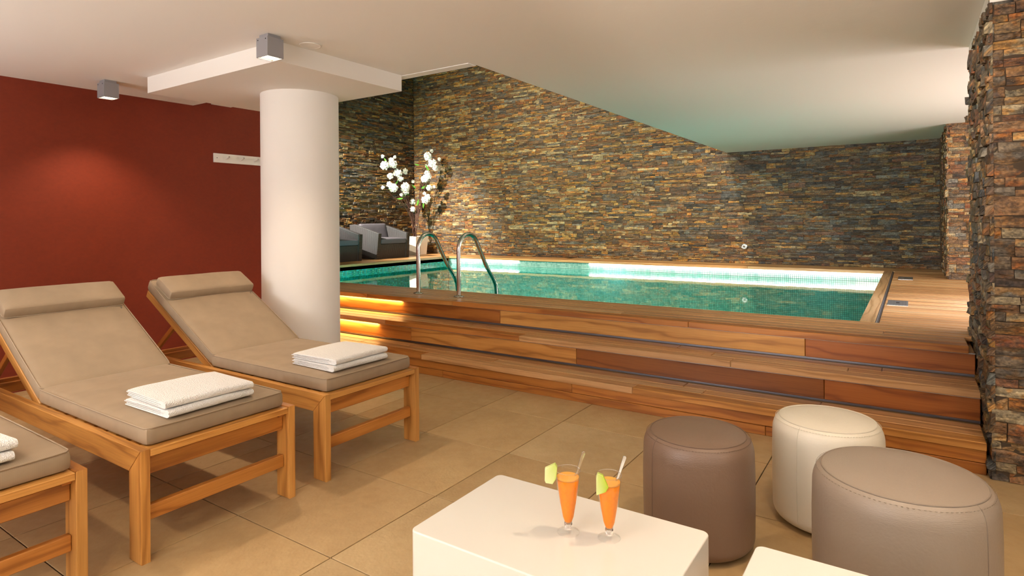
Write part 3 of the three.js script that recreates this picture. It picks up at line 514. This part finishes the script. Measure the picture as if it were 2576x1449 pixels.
function lounger(z, label, seed) {
  const t = thing('sun_lounger', label, 'lounger', [-2.363, 0, z], 0, 'teak sun loungers in a row');
  const W = 0.668, T = M.teak, hz = W / 2 - 0.0175, L = 2.0, r = rngOf(seed);
  const o = () => r() * 5;
  for (const s of [1, -1]) {
    part('front_leg', grainUV(prism([[0, 0], [0, 0.42], [-0.09, 0.33], [-0.09, 0]], 0.035), 1, o(), o()), T[0], t, [0, 0, s * hz]);
    part('side_rail', grainUV(prism([[-0.0015, 0.42], [-L, 0.42], [-L, 0.33], [-0.0915, 0.33]], 0.035), 0, o(), o()), T[s > 0 ? 0 : 1], t, [0, 0, s * hz]);
    part('rear_leg', grainUV(prism([[-L + 0.25, 0], [-L + 0.25, 0.3285], [-L + 0.16, 0.3285], [-L + 0.16, 0]], 0.035), 1, o(), o()), T[1], t, [0, 0, s * hz]);
    part('side_ledge', board(1.02, 0.022, 0.03, 0.002, o(), o()), T[2], t, [-0.54, 0.384, s * (hz - 0.0325)]);
  }
  part('end_slat', board(0.088, 0.026, W - 0.072, 0.002, o(), o()), T[0], t, [-0.0445, 0.404, 0]);
  for (let k = 1; k < 11; k++) part('slat', board(0.07, 0.018, W - 0.076, 0.002, o(), o()), T[k % 3], t, [-0.045 - k * 0.098, 0.404, 0]);
  part('end_rail', board(0.026, 0.066, W - 0.072, 0.003, o(), o()), T[1], t, [-0.055, 0.345, 0]);
  part('stretcher', board(0.03, 0.056, W - 0.072, 0.003, o(), o()), T[1], t, [-0.05, 0.168, 0]);
  part('rear_stretcher', board(0.026, 0.056, W - 0.072, 0.003, o(), o()), T[2], t, [-L + 0.2, 0.36, 0]);
  // back, hinged
  const hx = -1.075, hy = 0.405, c = Math.cos(BA), s2 = Math.sin(BA), at = (d, n) => [hx - d * c + n * s2, hy + d * s2 + n * c];
  for (const s of [1, -1]) part('back_stile', grainUV(board(0.86, 0.048, 0.03, 0.003), 0, o(), o()), T[0], t, [...at(0.41, 0.0), s * (hz - 0.036)], [0, 0, -BA]);
  for (let k = 0; k < 8; k++) part('back_slat', board(0.075, 0.016, W - 0.14, 0.002, o(), o()), T[k % 3], t, [...at(0.06 + k * 0.105, 0.014), 0], [0, 0, -BA]);
  for (const s of [1, -1]) { const A = at(0.5, -0.02), B = [-1.83, 0.395], dx = A[0] - B[0], dy = A[1] - B[1]; part('prop', board(Math.hypot(dx, dy), 0.03, 0.022, 0.002, o(), o()), T[2], t, [(A[0] + B[0]) / 2, (A[1] + B[1]) / 2, s * (hz - 0.065)], [0, 0, Math.atan2(dy, dx)]); }
  part('prop_bar', board(0.03, 0.03, W - 0.2, 0.002, o(), o()), T[2], t, [-1.83, 0.392, 0]);
  // cushions
  const cw = 0.60, sl = 1.035;
  const sc = part('seat_cushion', cushion(sl, 0.072, cw, seed), M.fabric, t, [-0.03 - sl / 2, 0.4535, 0]); part('piping', pipe(sl, cw, 0.031), M.piping, sc);
  const bl = 0.86, bc = part('back_cushion', cushion(bl, 0.072, cw, seed + 3), M.fabric, t, [...at(bl / 2 - 0.005, 0.061), 0], [0, 0, -BA]); part('piping', pipe(bl, cw, 0.031), M.piping, bc);
  const pl = part('head_pillow', cushion(0.20, 0.062, cw - 0.02, seed + 6, 0.012), M.fabric, t, [...at(0.685, 0.131), 0], [0, 0, -BA]); part('piping', pipe(0.20, cw - 0.02, -0.024), M.piping, pl);
  for (const s of [1, -1]) part('strap', board(0.09, 0.003, 0.022, 0.001), M.piping, t, [...at(0.815, 0.102), s * 0.2], [0, 0, -BA]);
  part('zip_pull', board(0.012, 0.005, 0.005, 0.001), M.brushed, t, [...at(0.57, 0.103), -cw / 2 + 0.035], [0, 0, -BA]);
  return t;
}
lounger(-0.5735, 'teak sun lounger with taupe cushions, farthest from the column', 301);
lounger(-1.411, 'teak sun lounger with taupe cushions, middle one of the three', 302);
lounger(-2.2485, 'teak sun lounger with taupe cushions beside the column', 303);

// ---------------------------------------------------------------- towels
function towelGeo(seed) {                               // folded: the fold looks along +x, the layers show at the ends and at -x
  const l = 0.345, h = 0.031, n = 4, P = [], s = new THREE.Shape(), lh = h / n, back = [0, 0.012, -0.004, 0.01];
  const bot = [], r0 = h / 2;
  s.moveTo(-l / 2 + back[0], 0.0015); s.lineTo(l / 2 - r0, 0);
  for (let k = 0; k <= 10; k++) { const a = -Math.PI / 2 + Math.PI * k / 10; s.lineTo(l / 2 - r0 + r0 * 1.0 * Math.cos(a), r0 + r0 * Math.sin(a)); }
  s.lineTo(-l / 2 + back[3] + 0.006, h);
  for (let k = n - 1; k >= 0; k--) {
    const y1 = lh * (k + 1), y0 = lh * k, xb = -l / 2 + back[k];
    s.lineTo(xb + 0.002, y1 - 0.002); s.lineTo(xb, (y0 + y1) / 2); s.lineTo(xb + 0.002, y0 + 0.0018);
    if (k) { s.lineTo(l / 2 - 0.04 - 0.02 * (k % 2), y0 + 0.0009); s.lineTo(l / 2 - 0.04 - 0.02 * (k % 2), y0 - 0.0009); }
  }
  const w = 0.37, g = new THREE.ExtrudeGeometry(s, { depth: w, steps: 18, bevelEnabled: false, curveSegments: 8 }); g.translate(0, 0, -w / 2);
  const p = g.attributes.position;
  for (let i = 0; i < p.count; i++) { const x = p.getX(i), y = p.getY(i), z = p.getZ(i); const e = Math.pow(Math.abs(2 * z / w), 6); const wv = 0.006 * (fbm(x * 8 + 30, z * 8 + 30, seed, 3) - 0.5); p.setXYZ(i, x + 0.006 * (fbm(z * 9 + 7, y * 30, seed + 3, 2) - 0.5), y + (y / h) * wv - 0.004 * e * (y / h), z + Math.sign(z) * 0.006 * (fbm(x * 14, y * 90, seed + 5, 2) - 0.5)); }
  g.computeVertexNormals(); return boxUV(g);
}
function towel(x, y, z, turn, seed, label) {
  const t = thing('towel', label, 'towel', [x, y, z], turn, 'folded towels on the loungers');
  part('terry_cloth', towelGeo(seed), M.towel, t);
}
const top = 0.4995;
for (const [x, z, turn, which, s] of [[-2.575, -0.53, 0.03, 'on the lounger farthest from the column', 1], [-2.585, -1.385, 0.02, 'on the middle lounger', 2], [-2.60, -2.215, -0.02, 'on the lounger beside the column', 3]]) {
  towel(x, top, z, turn, s * 11, 'white folded towel, lower of two, ' + which);
  towel(x - 0.008, top + 0.0325, z - 0.006, turn + 0.05 * (s % 2 ? 1 : -1), s * 11 + 5, 'white folded towel, upper of two, ' + which);
}

// ---------------------------------------------------------------- low tables, poufs
function lowTable(x0, x1, z0, z1, label) {
  const t = thing('low_table', label, 'table', [(x0 + x1) / 2, 0, (z0 + z1) / 2], 0, 'white block tables');
  const w = x1 - x0, d = z1 - z0, R = 0.018, s = new THREE.Shape(), a = w / 2 - 0.004, b = d / 2 - 0.004;
  s.moveTo(-a + R, -b); s.lineTo(a - R, -b); s.absarc(a - R, -b + R, R, -Math.PI / 2, 0); s.lineTo(a, b - R); s.absarc(a - R, b - R, R, 0, Math.PI / 2); s.lineTo(-a + R, b); s.absarc(-a + R, b - R, R, Math.PI / 2, Math.PI); s.lineTo(-a, -b + R); s.absarc(-a + R, -b + R, R, Math.PI, Math.PI * 1.5);
  const g = new THREE.ExtrudeGeometry(s, { depth: 0.40 - 0.018, bevelEnabled: true, bevelThickness: 0.004, bevelSize: 0.004, bevelSegments: 4, curveSegments: 10 }); g.rotateX(-Math.PI / 2); g.translate(0, 0.014, 0);
  part('block', g, M.lacquer, t);
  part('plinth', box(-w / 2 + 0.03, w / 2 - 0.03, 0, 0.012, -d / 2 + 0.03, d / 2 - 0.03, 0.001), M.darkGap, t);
}
lowTable(-1.172, -0.464, -1.675, -1.235, 'glossy white block table carrying two juice glasses');
lowTable(-0.345, 0.363, -1.68, -1.24, 'glossy white block table without glasses beside the taupe pouf');
function pouf(x, z, R, H, mat, seamA, label) {
  const t = thing('pouf', label, 'pouf', [x, 0, z], 0, 'round leather poufs'), rc = 0.05, P = [[0, 0.012], [R - 0.045, 0.012]];
  for (let k = 0; k <= 6; k++) { const a = -Math.PI / 2 + Math.PI / 2 * k / 6; P.push([R - 0.04 + 0.04 * Math.cos(a), 0.055 + 0.043 * Math.sin(a)]); }
  P.push([R + 0.002, 0.16], [R + 0.002, 0.28], [R, H - 0.085]);
  for (let k = 1; k <= 7; k++) { const a = 0.9 * Math.PI / 2 * k / 7; P.push([R - 0.034 + 0.034 * Math.cos(a), H - 0.085 + 0.068 * Math.sin(a)]); }
  part('side_cover', lathe(P, 96), mat, t);
  const e = P[P.length - 1], Q = [[e[0], e[1]]]; for (let k = 1; k <= 9; k++) { const q = 1 - k / 9; Q.push([e[0] * q, e[1] + 0.018 * (1 - Math.pow(q, 3.2))]); }
  part('top_cover', lathe(Q, 96), mat, t);
  part('piping', new THREE.TorusGeometry(e[0] + 0.0008, 0.0024, 8, 96).rotateX(Math.PI / 2), mat, t, [0, e[1] + 0.0004, 0]);
  const st = []; for (let k = 0; k < 110; k++) { const a = k / 110 * Math.PI * 2; st.push(new THREE.BoxGeometry(0.0014, 0.0014, 0.006).rotateY(-a).translate((R - 0.0125) * Math.cos(a), H - 0.0265, (R - 0.0125) * Math.sin(a))); }
  const sm2 = part('stitching', merge(st), mat, t); sm2.userData.kind = 'stuff';
  for (const a of seamA) { const S = P.slice(7, P.length).map(p => [(p[0] + 0.0004) * Math.cos(a), p[1], (p[0] + 0.0004) * Math.sin(a)]); part('side_seam', tube(S, 0.0016, 24, 6), mat, t); }
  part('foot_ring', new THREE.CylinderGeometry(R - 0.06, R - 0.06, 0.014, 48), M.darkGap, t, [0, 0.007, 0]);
}
pouf(-0.702, -2.365, 0.208, 0.445, M.leatherDark, [2.2, -0.9], 'dark brown leather pouf behind the table with glasses');
pouf(-0.297, -2.807, 0.208, 0.445, M.leatherCream, [2.0, -1.2], 'cream leather pouf nearest the steps');
pouf(-0.034, -2.33, 0.258, 0.445, M.leatherTaupe, [0.62, 3.6], 'wide greyish taupe leather pouf');

// ---------------------------------------------------------------- drinks
const glassMat = phy({ color: 0xffffff, transmission: 1, thickness: 0, roughness: 0.0, ior: 1.5 });
const solidGlass = phy({ color: 0xffffff, transmission: 1, thickness: 0.01, roughness: 0.0, ior: 1.5 });
const juiceMat = phy({ map: rep(dataTex(128, 128, (u, v) => { const n = fbm(u * 10, v * 10, 141, 3, 10, 10); return mix3([0.93, 0.50, 0.0], [0.97, 0.58, 0.015], n); }), 8, 8), roughness: 0.6, specularIntensity: 0.3 });
const foamMat = std({ map: rep(dataTex(128, 128, (u, v) => { const n = fbm(u * 20, v * 20, 147, 3, 20, 20), b = vnoise(u * 40, v * 40, 149, 40, 40) > 0.86 ? 0.88 : 1; const c = mix3([0.97, 0.62, 0.20], [1, 0.76, 0.38], n); return [c[0] * b, c[1] * b, c[2] * b]; }), 14, 14), roughness: 0.5 });
const melonMat = std({ vertexColors: true, roughness: 0.35 });
function drink(x, z, turn, spoonA, wedge, which) {
  const y = 0.4005, g = thing('juice_glass', 'footed tapering glass of orange juice ' + which, 'glass', [x, y, z], 0, 'juice glasses');
  part('bowl', lathe([[0, 0.0288], [0.0106, 0.0296], [0.0126, 0.0335], [0.0172, 0.047], [0.0240, 0.085], [0.0300, 0.13], [0.0344, 0.172]], 64), glassMat, g);
  part('rim', new THREE.TorusGeometry(0.0341, 0.0009, 8, 64).rotateX(Math.PI / 2), solidGlass, g, [0, 0.1725, 0]);
  part('stem', lathe([[0, 0.0285], [0.0106, 0.0285], [0.0112, 0.022], [0.0104, 0.016], [0.012, 0.0118], [0, 0.0116]], 48), solidGlass, g);
  part('foot', lathe([[0, 0.0114], [0.0125, 0.0114], [0.022, 0.007], [0.030, 0.0035], [0.0312, 0.0015], [0.030, 0], [0, 0]], 64), glassMat, g);
  const j = thing('orange_juice', 'orange juice with pale foam in the glass ' + which, 'juice', [x, y, z], 0, 'orange juices in the glasses');
  part('liquid', lathe([[0, 0.0292], [0.0098, 0.0312], [0.0148, 0.0452], [0.0218, 0.0852], [0.0278, 0.130], [0.0301, 0.149], [0, 0.149]], 56), juiceMat, j);
  part('foam', lathe([[0, 0.1492], [0.0300, 0.1492], [0.0306, 0.154], [0.0303, 0.1545], [0.015, 0.1532], [0, 0.153]], 56), foamMat, j);
  const s = thing('spoon', 'steel long-handled spoon leaning in the glass ' + which, 'spoon', [x, y, z], spoonA, 'spoons in the juice glasses');
  const A = new THREE.Vector3(-0.004, 0.082, 0), B = new THREE.Vector3(0.047, 0.222, 0), dir = B.clone().sub(A), len = dir.length();
  const sp = new THREE.Shape(); sp.moveTo(-0.0022, 0); sp.lineTo(0.0022, 0); sp.lineTo(0.0026, len * 0.6); sp.lineTo(0.0046, len * 0.93); sp.absarc(0, len * 0.95, 0.0048, 0, Math.PI); sp.lineTo(-0.0026, len * 0.6);
  const hg = new THREE.ExtrudeGeometry(sp, { depth: 0.0016, bevelEnabled: true, bevelThickness: 0.0006, bevelSize: 0.0005, bevelSegments: 2, curveSegments: 8 }); hg.translate(0, 0, -0.0008);
  const q = new THREE.Quaternion().setFromUnitVectors(new THREE.Vector3(0, 1, 0), dir.clone().normalize());
  const h = part('handle', hg, M.steel, s); h.quaternion.copy(q); h.position.copy(A);
  const bw = part('spoon_bowl', new THREE.SphereGeometry(1, 20, 12).scale(0.007, 0.014, 0.0026), M.steel, s); bw.quaternion.copy(q); bw.position.copy(A.clone().addScaledVector(dir.clone().normalize(), -0.006));
  // melon: green rind side to pale flesh, slit over the rim
  const ms = new THREE.Shape(); wedge.forEach(([a, b], i) => i ? ms.lineTo(a, b) : ms.moveTo(a, b));
  const mg = new THREE.ExtrudeGeometry(ms, { depth: 0.011, bevelEnabled: true, bevelThickness: 0.0015, bevelSize: 0.0015, bevelSegments: 2, steps: 1 }); mg.translate(0, 0, -0.0055);
  const p = mg.attributes.position, C = []; for (let i = 0; i < p.count; i++) { const k = sm(-0.026, 0.012, p.getX(i) + 0.003 * Math.sin(p.getY(i) * 300)); const c = new THREE.Color(0xe9f0ae).lerp(new THREE.Color(0xb9cf2c), k); C.push(c.r, c.g, c.b); }
  mg.setAttribute('color', new THREE.Float32BufferAttribute(C, 3));
  return { mg, y };
}
{
  const a = drink(-0.791, -1.462, 0, 0.72, [[-0.0325, -0.018], [-0.030, -0.024], [-0.013, -0.026], [-0.004, -0.012], [-0.001, 0.018], [-0.006, 0.026], [-0.0315, 0.013]], 'with the square melon piece');
  const m = thing('melon_piece', 'square green melon piece hooked on the side of the glass rim', 'melon', [-0.791 - 0.018, a.y + 0.168, -1.462 + 0.028], 0.45, 'melon garnishes'); part('flesh', a.mg, melonMat, m);
  const b = drink(-0.6835, -1.494, 0, 0.72, [[-0.012, -0.028], [0.010, -0.020], [0.017, -0.008], [0.004, 0.021], [-0.008, 0.026], [-0.012, 0.016]], 'with the pointed melon wedge');
  const n = thing('melon_wedge', 'pointed green melon wedge hung on the front of the glass rim', 'melon', [-0.6835 - 0.006, b.y + 0.160, -1.494 + 0.034], 0.5, 'melon garnishes'); part('flesh', b.mg, melonMat, n);
}

// ---------------------------------------------------------------- wicker armchairs
const wickerTex = dataTex(256, 256, (u, v) => { const a = u * 16, i = Math.floor(a), f = a - i, b = (v * 40 + (i % 2) * 0.5), g = b - Math.floor(b), l = (0.3 + 0.7 * Math.pow(Math.sin(Math.PI * f), 0.8)) * (0.78 + 0.22 * Math.sin(Math.PI * g)); return [l, l, l]; }, false);
M.wicker = std({ color: 0x434244, roughness: 0.55, map: rep(wickerTex, 2.4, 2.4), bumpMap: rep(wickerTex, 2.4, 2.4), bumpScale: 0.006 });
M.wickerShaded = std({ color: 0x352c25, roughness: 0.6, map: rep(wickerTex, 2.4, 2.4), bumpMap: rep(wickerTex, 2.4, 2.4), bumpScale: 0.006 });  // same wicker, shade of the front faces put into a darker colour
M.greyCushion = phy({ color: 0x55525a, roughness: 0.8, sheen: 0.2 });
function armchair(z, label) {                            // faces +x
  const t = thing('wicker_armchair', label, 'armchair', [-8.56, DK, z], 0, 'wicker armchairs on the deck');
  const w = 0.9;
  const body = prism([[-0.02, 0], [0.015, 0.29], [-0.62, 0.29], [-0.72, 0]], w - 0.16, 0.006); part('base', boxUV(body), M.wickerShaded, t);
  for (const s of [1, -1]) { const arm = prism([[-0.01, 0], [0.035, 0.50], [-0.66, 0.68], [-0.80, 0.67], [-0.74, 0]], 0.075, 0.008); arm.rotateX(-s * 0.035); part('arm', boxUV(arm), M.wicker, t, [0, 0, s * (w / 2 - 0.055)]); const f = part('arm_front', board(0.012, 0.5, 0.078, 0.003), M.wickerShaded, t, [0.018, 0.249, s * (w / 2 - 0.048)], [0, 0, -0.09]); f.rotation.x = -s * 0.035; }
  part('back', boxUV(prism([[-0.60, 0.28], [-0.68, 0.67], [-0.80, 0.67], [-0.70, 0.28]], w - 0.17, 0.006)), M.wicker, t);
  part('seat_cushion', cushion(0.60, 0.10, w - 0.2, 401, 0.02), M.greyCushion, t, [-0.27, 0.345, 0]);
  part('back_cushion', cushion(0.38, 0.12, w - 0.2, 402, 0.02), M.greyCushion, t, [-0.56, 0.50, 0], [0, 0, -1.33]);
}
armchair(-8.63, 'grey wicker armchair beside the white planter');
armchair(-7.36, 'grey wicker armchair half behind the column');

// ---------------------------------------------------------------- planter and blossom
{
  const pl = thing('planter', 'white tapered square planter in the stone corner', 'planter', [-9.10, DK, -9.86]);
  const h = 0.40, a = 0.17, b = 0.20, g = new THREE.CylinderGeometry(b * Math.SQRT2, a * Math.SQRT2, h, 4, 1, true).rotateY(Math.PI / 4).translate(0, h / 2, 0); g.computeVertexNormals();
  const inner = new THREE.CylinderGeometry((b - 0.02) * Math.SQRT2, (a - 0.02) * Math.SQRT2, 0.1, 4, 1, true).rotateY(Math.PI / 4).translate(0, h - 0.05, 0);
  part('body', g.toNonIndexed(), M.white, pl).geometry.computeVertexNormals();
  part('rim', merge([box(-b, b, h - 0.012, h, b - 0.022, b), box(-b, b, h - 0.012, h, -b, -b + 0.022), box(-b, -b + 0.022, h - 0.012, h, -b + 0.022, b - 0.022), box(b - 0.022, b, h - 0.012, h, -b + 0.022, b - 0.022)]), M.white, pl);
  part('soil', box(-b + 0.025, b - 0.025, h - 0.05, h - 0.035, -b + 0.025, b - 0.025), std({ color: 0x3a2a1e, roughness: 1 }), pl);
  const t = thing('blossom_branches', 'tall branches with white blossom balls standing in the planter', 'plant', [-9.10, DK + h - 0.04, -9.86]);
  const bark = std({ color: 0x4a2e24, roughness: 0.8 }), leafM = phy({ color: 0x5fa02c, roughness: 0.5, transmission: 0.25, thickness: 0, side: THREE.DoubleSide }), petal = std({ color: 0xf8f6ee, roughness: 0.7 });
  const r = rngOf(501), px = 1 / 114;                     // metres for a pixel at this distance
  const right = [Math.cos(CAM.yaw), -Math.sin(CAM.yaw)];  // across the view, so that the spray spreads along the corner's diagonal
  const W = (dx, y, dep) => { const ax = dx < 0 ? 0.22 * dx : dx / right[0]; return [ax + 0.3 * dep, y, (dx - right[0] * ax) / right[1] + 0.5 * dep]; };
  const baseY = 0.0, puff = (n, R) => { const L = []; for (let k = 0; k < n; k++) { const th = Math.acos(1 - 2 * (k + 0.5) / n), ph = k * 2.39996, q = R * (0.6 + 0.55 * r()), g2 = new THREE.SphereGeometry(R * (0.2 + 0.14 * r()), 6, 4); g2.scale(1, 0.7, 1); g2.rotateX(r() * 3); g2.rotateZ(r() * 3); g2.translate(q * Math.sin(th) * Math.cos(ph), q * Math.cos(th), q * Math.sin(th) * Math.sin(ph)); L.push(g2); } return merge(L); };
  const puffs = [puff(50, 0.055), puff(80, 0.078), puff(60, 0.056), puff(36, 0.034)];
  // pixel positions of the tips in the photograph give offsets from the trunk foot at (1034, 602)
  const tips = [[972, 425, 1], [989, 420, 1], [985, 450, 2], [985, 412, 2], [998, 441, 1], [1012, 435, 2], [1004, 455, 2], [980, 470, 2], [990, 478, 1], [1015, 474, 1], [1012, 484, 1], [969, 478, 3], [968, 403, 3], [991, 402, 3], [1030, 460, 3], [1071, 400, 1], [1080, 386, 3], [1083, 417, 1], [1089, 428, 2], [1100, 408, 3], [1067, 440, 2], [1063, 454, 1], [1072, 448, 2], [1074, 478, 2], [1085, 475, 3], [1062, 491, 3], [1064, 507, 1], [1070, 500, 2], [1028, 511, 2], [1029, 530, 2], [1006, 494, 3], [1066, 422, 3]];
  const fork = [[-0.03, 0.22], [0.02, 0.25], [0.05, 0.2], [-0.06, 0.3], [0.0, 0.35]];
  for (let k = 0; k < 5; k++) part('trunk', tube([[(r() - 0.5) * 0.1, -0.06, (r() - 0.5) * 0.1], W((r() - 0.5) * 0.08, 0.15, (r() - 0.5) * 0.1), W(fork[k][0], fork[k][1] + 0.1, 0), W(fork[k][0] * 1.8, 0.62 + 0.1 * r(), (r() - 0.5) * 0.1)], 0.013 - k * 0.001, 24, 8), bark, t);
  tips.forEach(([X, Y, s], k) => {
    const dx = (X - 1034) * px, y = (602 - Y) * px + 0.0, dep = (r() - 0.5) * 0.28, f = fork[(X < 1030 ? [0, 3, 4] : [1, 2, 4])[k % 3]], side = dx * 0.35;
    const A = W(f[0] * 1.4, Math.min(0.45, y * 0.4), 0), Bm = W(lerp(f[0], dx, 0.4) + (r() - 0.5) * 0.04, y * 0.68, dep * 0.5), C = W(dx, y, dep);
    part('branch', tube([A, Bm, C], 0.0045, 16, 6), bark, t);
    const m = part('blossom', puffs[s % 4], petal, t, C); m.rotation.set(r() * 6, r() * 6, r() * 6);
  });
  const lg = (() => { const s = new THREE.Shape(); s.moveTo(0, 0); s.quadraticCurveTo(0.022, 0.03, 0, 0.085); s.quadraticCurveTo(-0.022, 0.03, 0, 0); const g2 = new THREE.ShapeGeometry(s, 6), p = g2.attributes.position; for (let i = 0; i < p.count; i++) p.setZ(i, 0.25 * Math.abs(p.getX(i)) - 2.2 * (p.getY(i) - 0.04) ** 2); g2.computeVertexNormals(); return g2; })();
  for (const [X, Y, a, k] of [[978, 421, 0.3, 1], [1022, 486, 2.6, 1], [1037, 478, 0.6, 0.9], [1052, 478, -1.3, 1.5], [1000, 459, 2.4, 0.9], [992, 484, 1.2, 0.9], [1010, 503, 1.5, 1], [1048, 420, 1.2, 0.8], [1074, 436, 0.4, 1.1], [1058, 512, 3, 1], [1040, 521, -0.4, 1.1], [1014, 493, 2.2, 0.7]]) {
    const m = part('leaf', lg, leafM, t, W((X - 1034) * px, (602 - Y) * px, 0.06)); m.rotation.set(0.2, CAM.yaw + 0.2, a); m.scale.setScalar(k * 1.7);
  }
}

// ---------------------------------------------------------------- coat rack
{
  const t = thing('coat_rack', 'white coat rack with pegs on the red wall', 'coat rack', [REDX, 1.889, -3.575]);
  part('board', board(0.018, 0.088, 0.70, 0.002), M.white, t, [0.0095, 0, 0]);
  for (let k = 0; k < 4; k++) { const z = 0.235 - k * 0.155; part('peg', tube([[0.016, -0.008, z], [0.05, 0.0, z], [0.085, 0.012, z]], 0.0075, 8, 10), M.white, t); }
  for (const z of [0.32, -0.32]) part('screw', new THREE.CylinderGeometry(0.004, 0.004, 0.002, 10).rotateZ(Math.PI / 2), M.darkGap, t, [0.019, 0, z]);
}
scene.traverse(o => { if (o.isMesh) { o.castShadow = true; o.receiveShadow = true; } });
renderer.render(scene, camera);
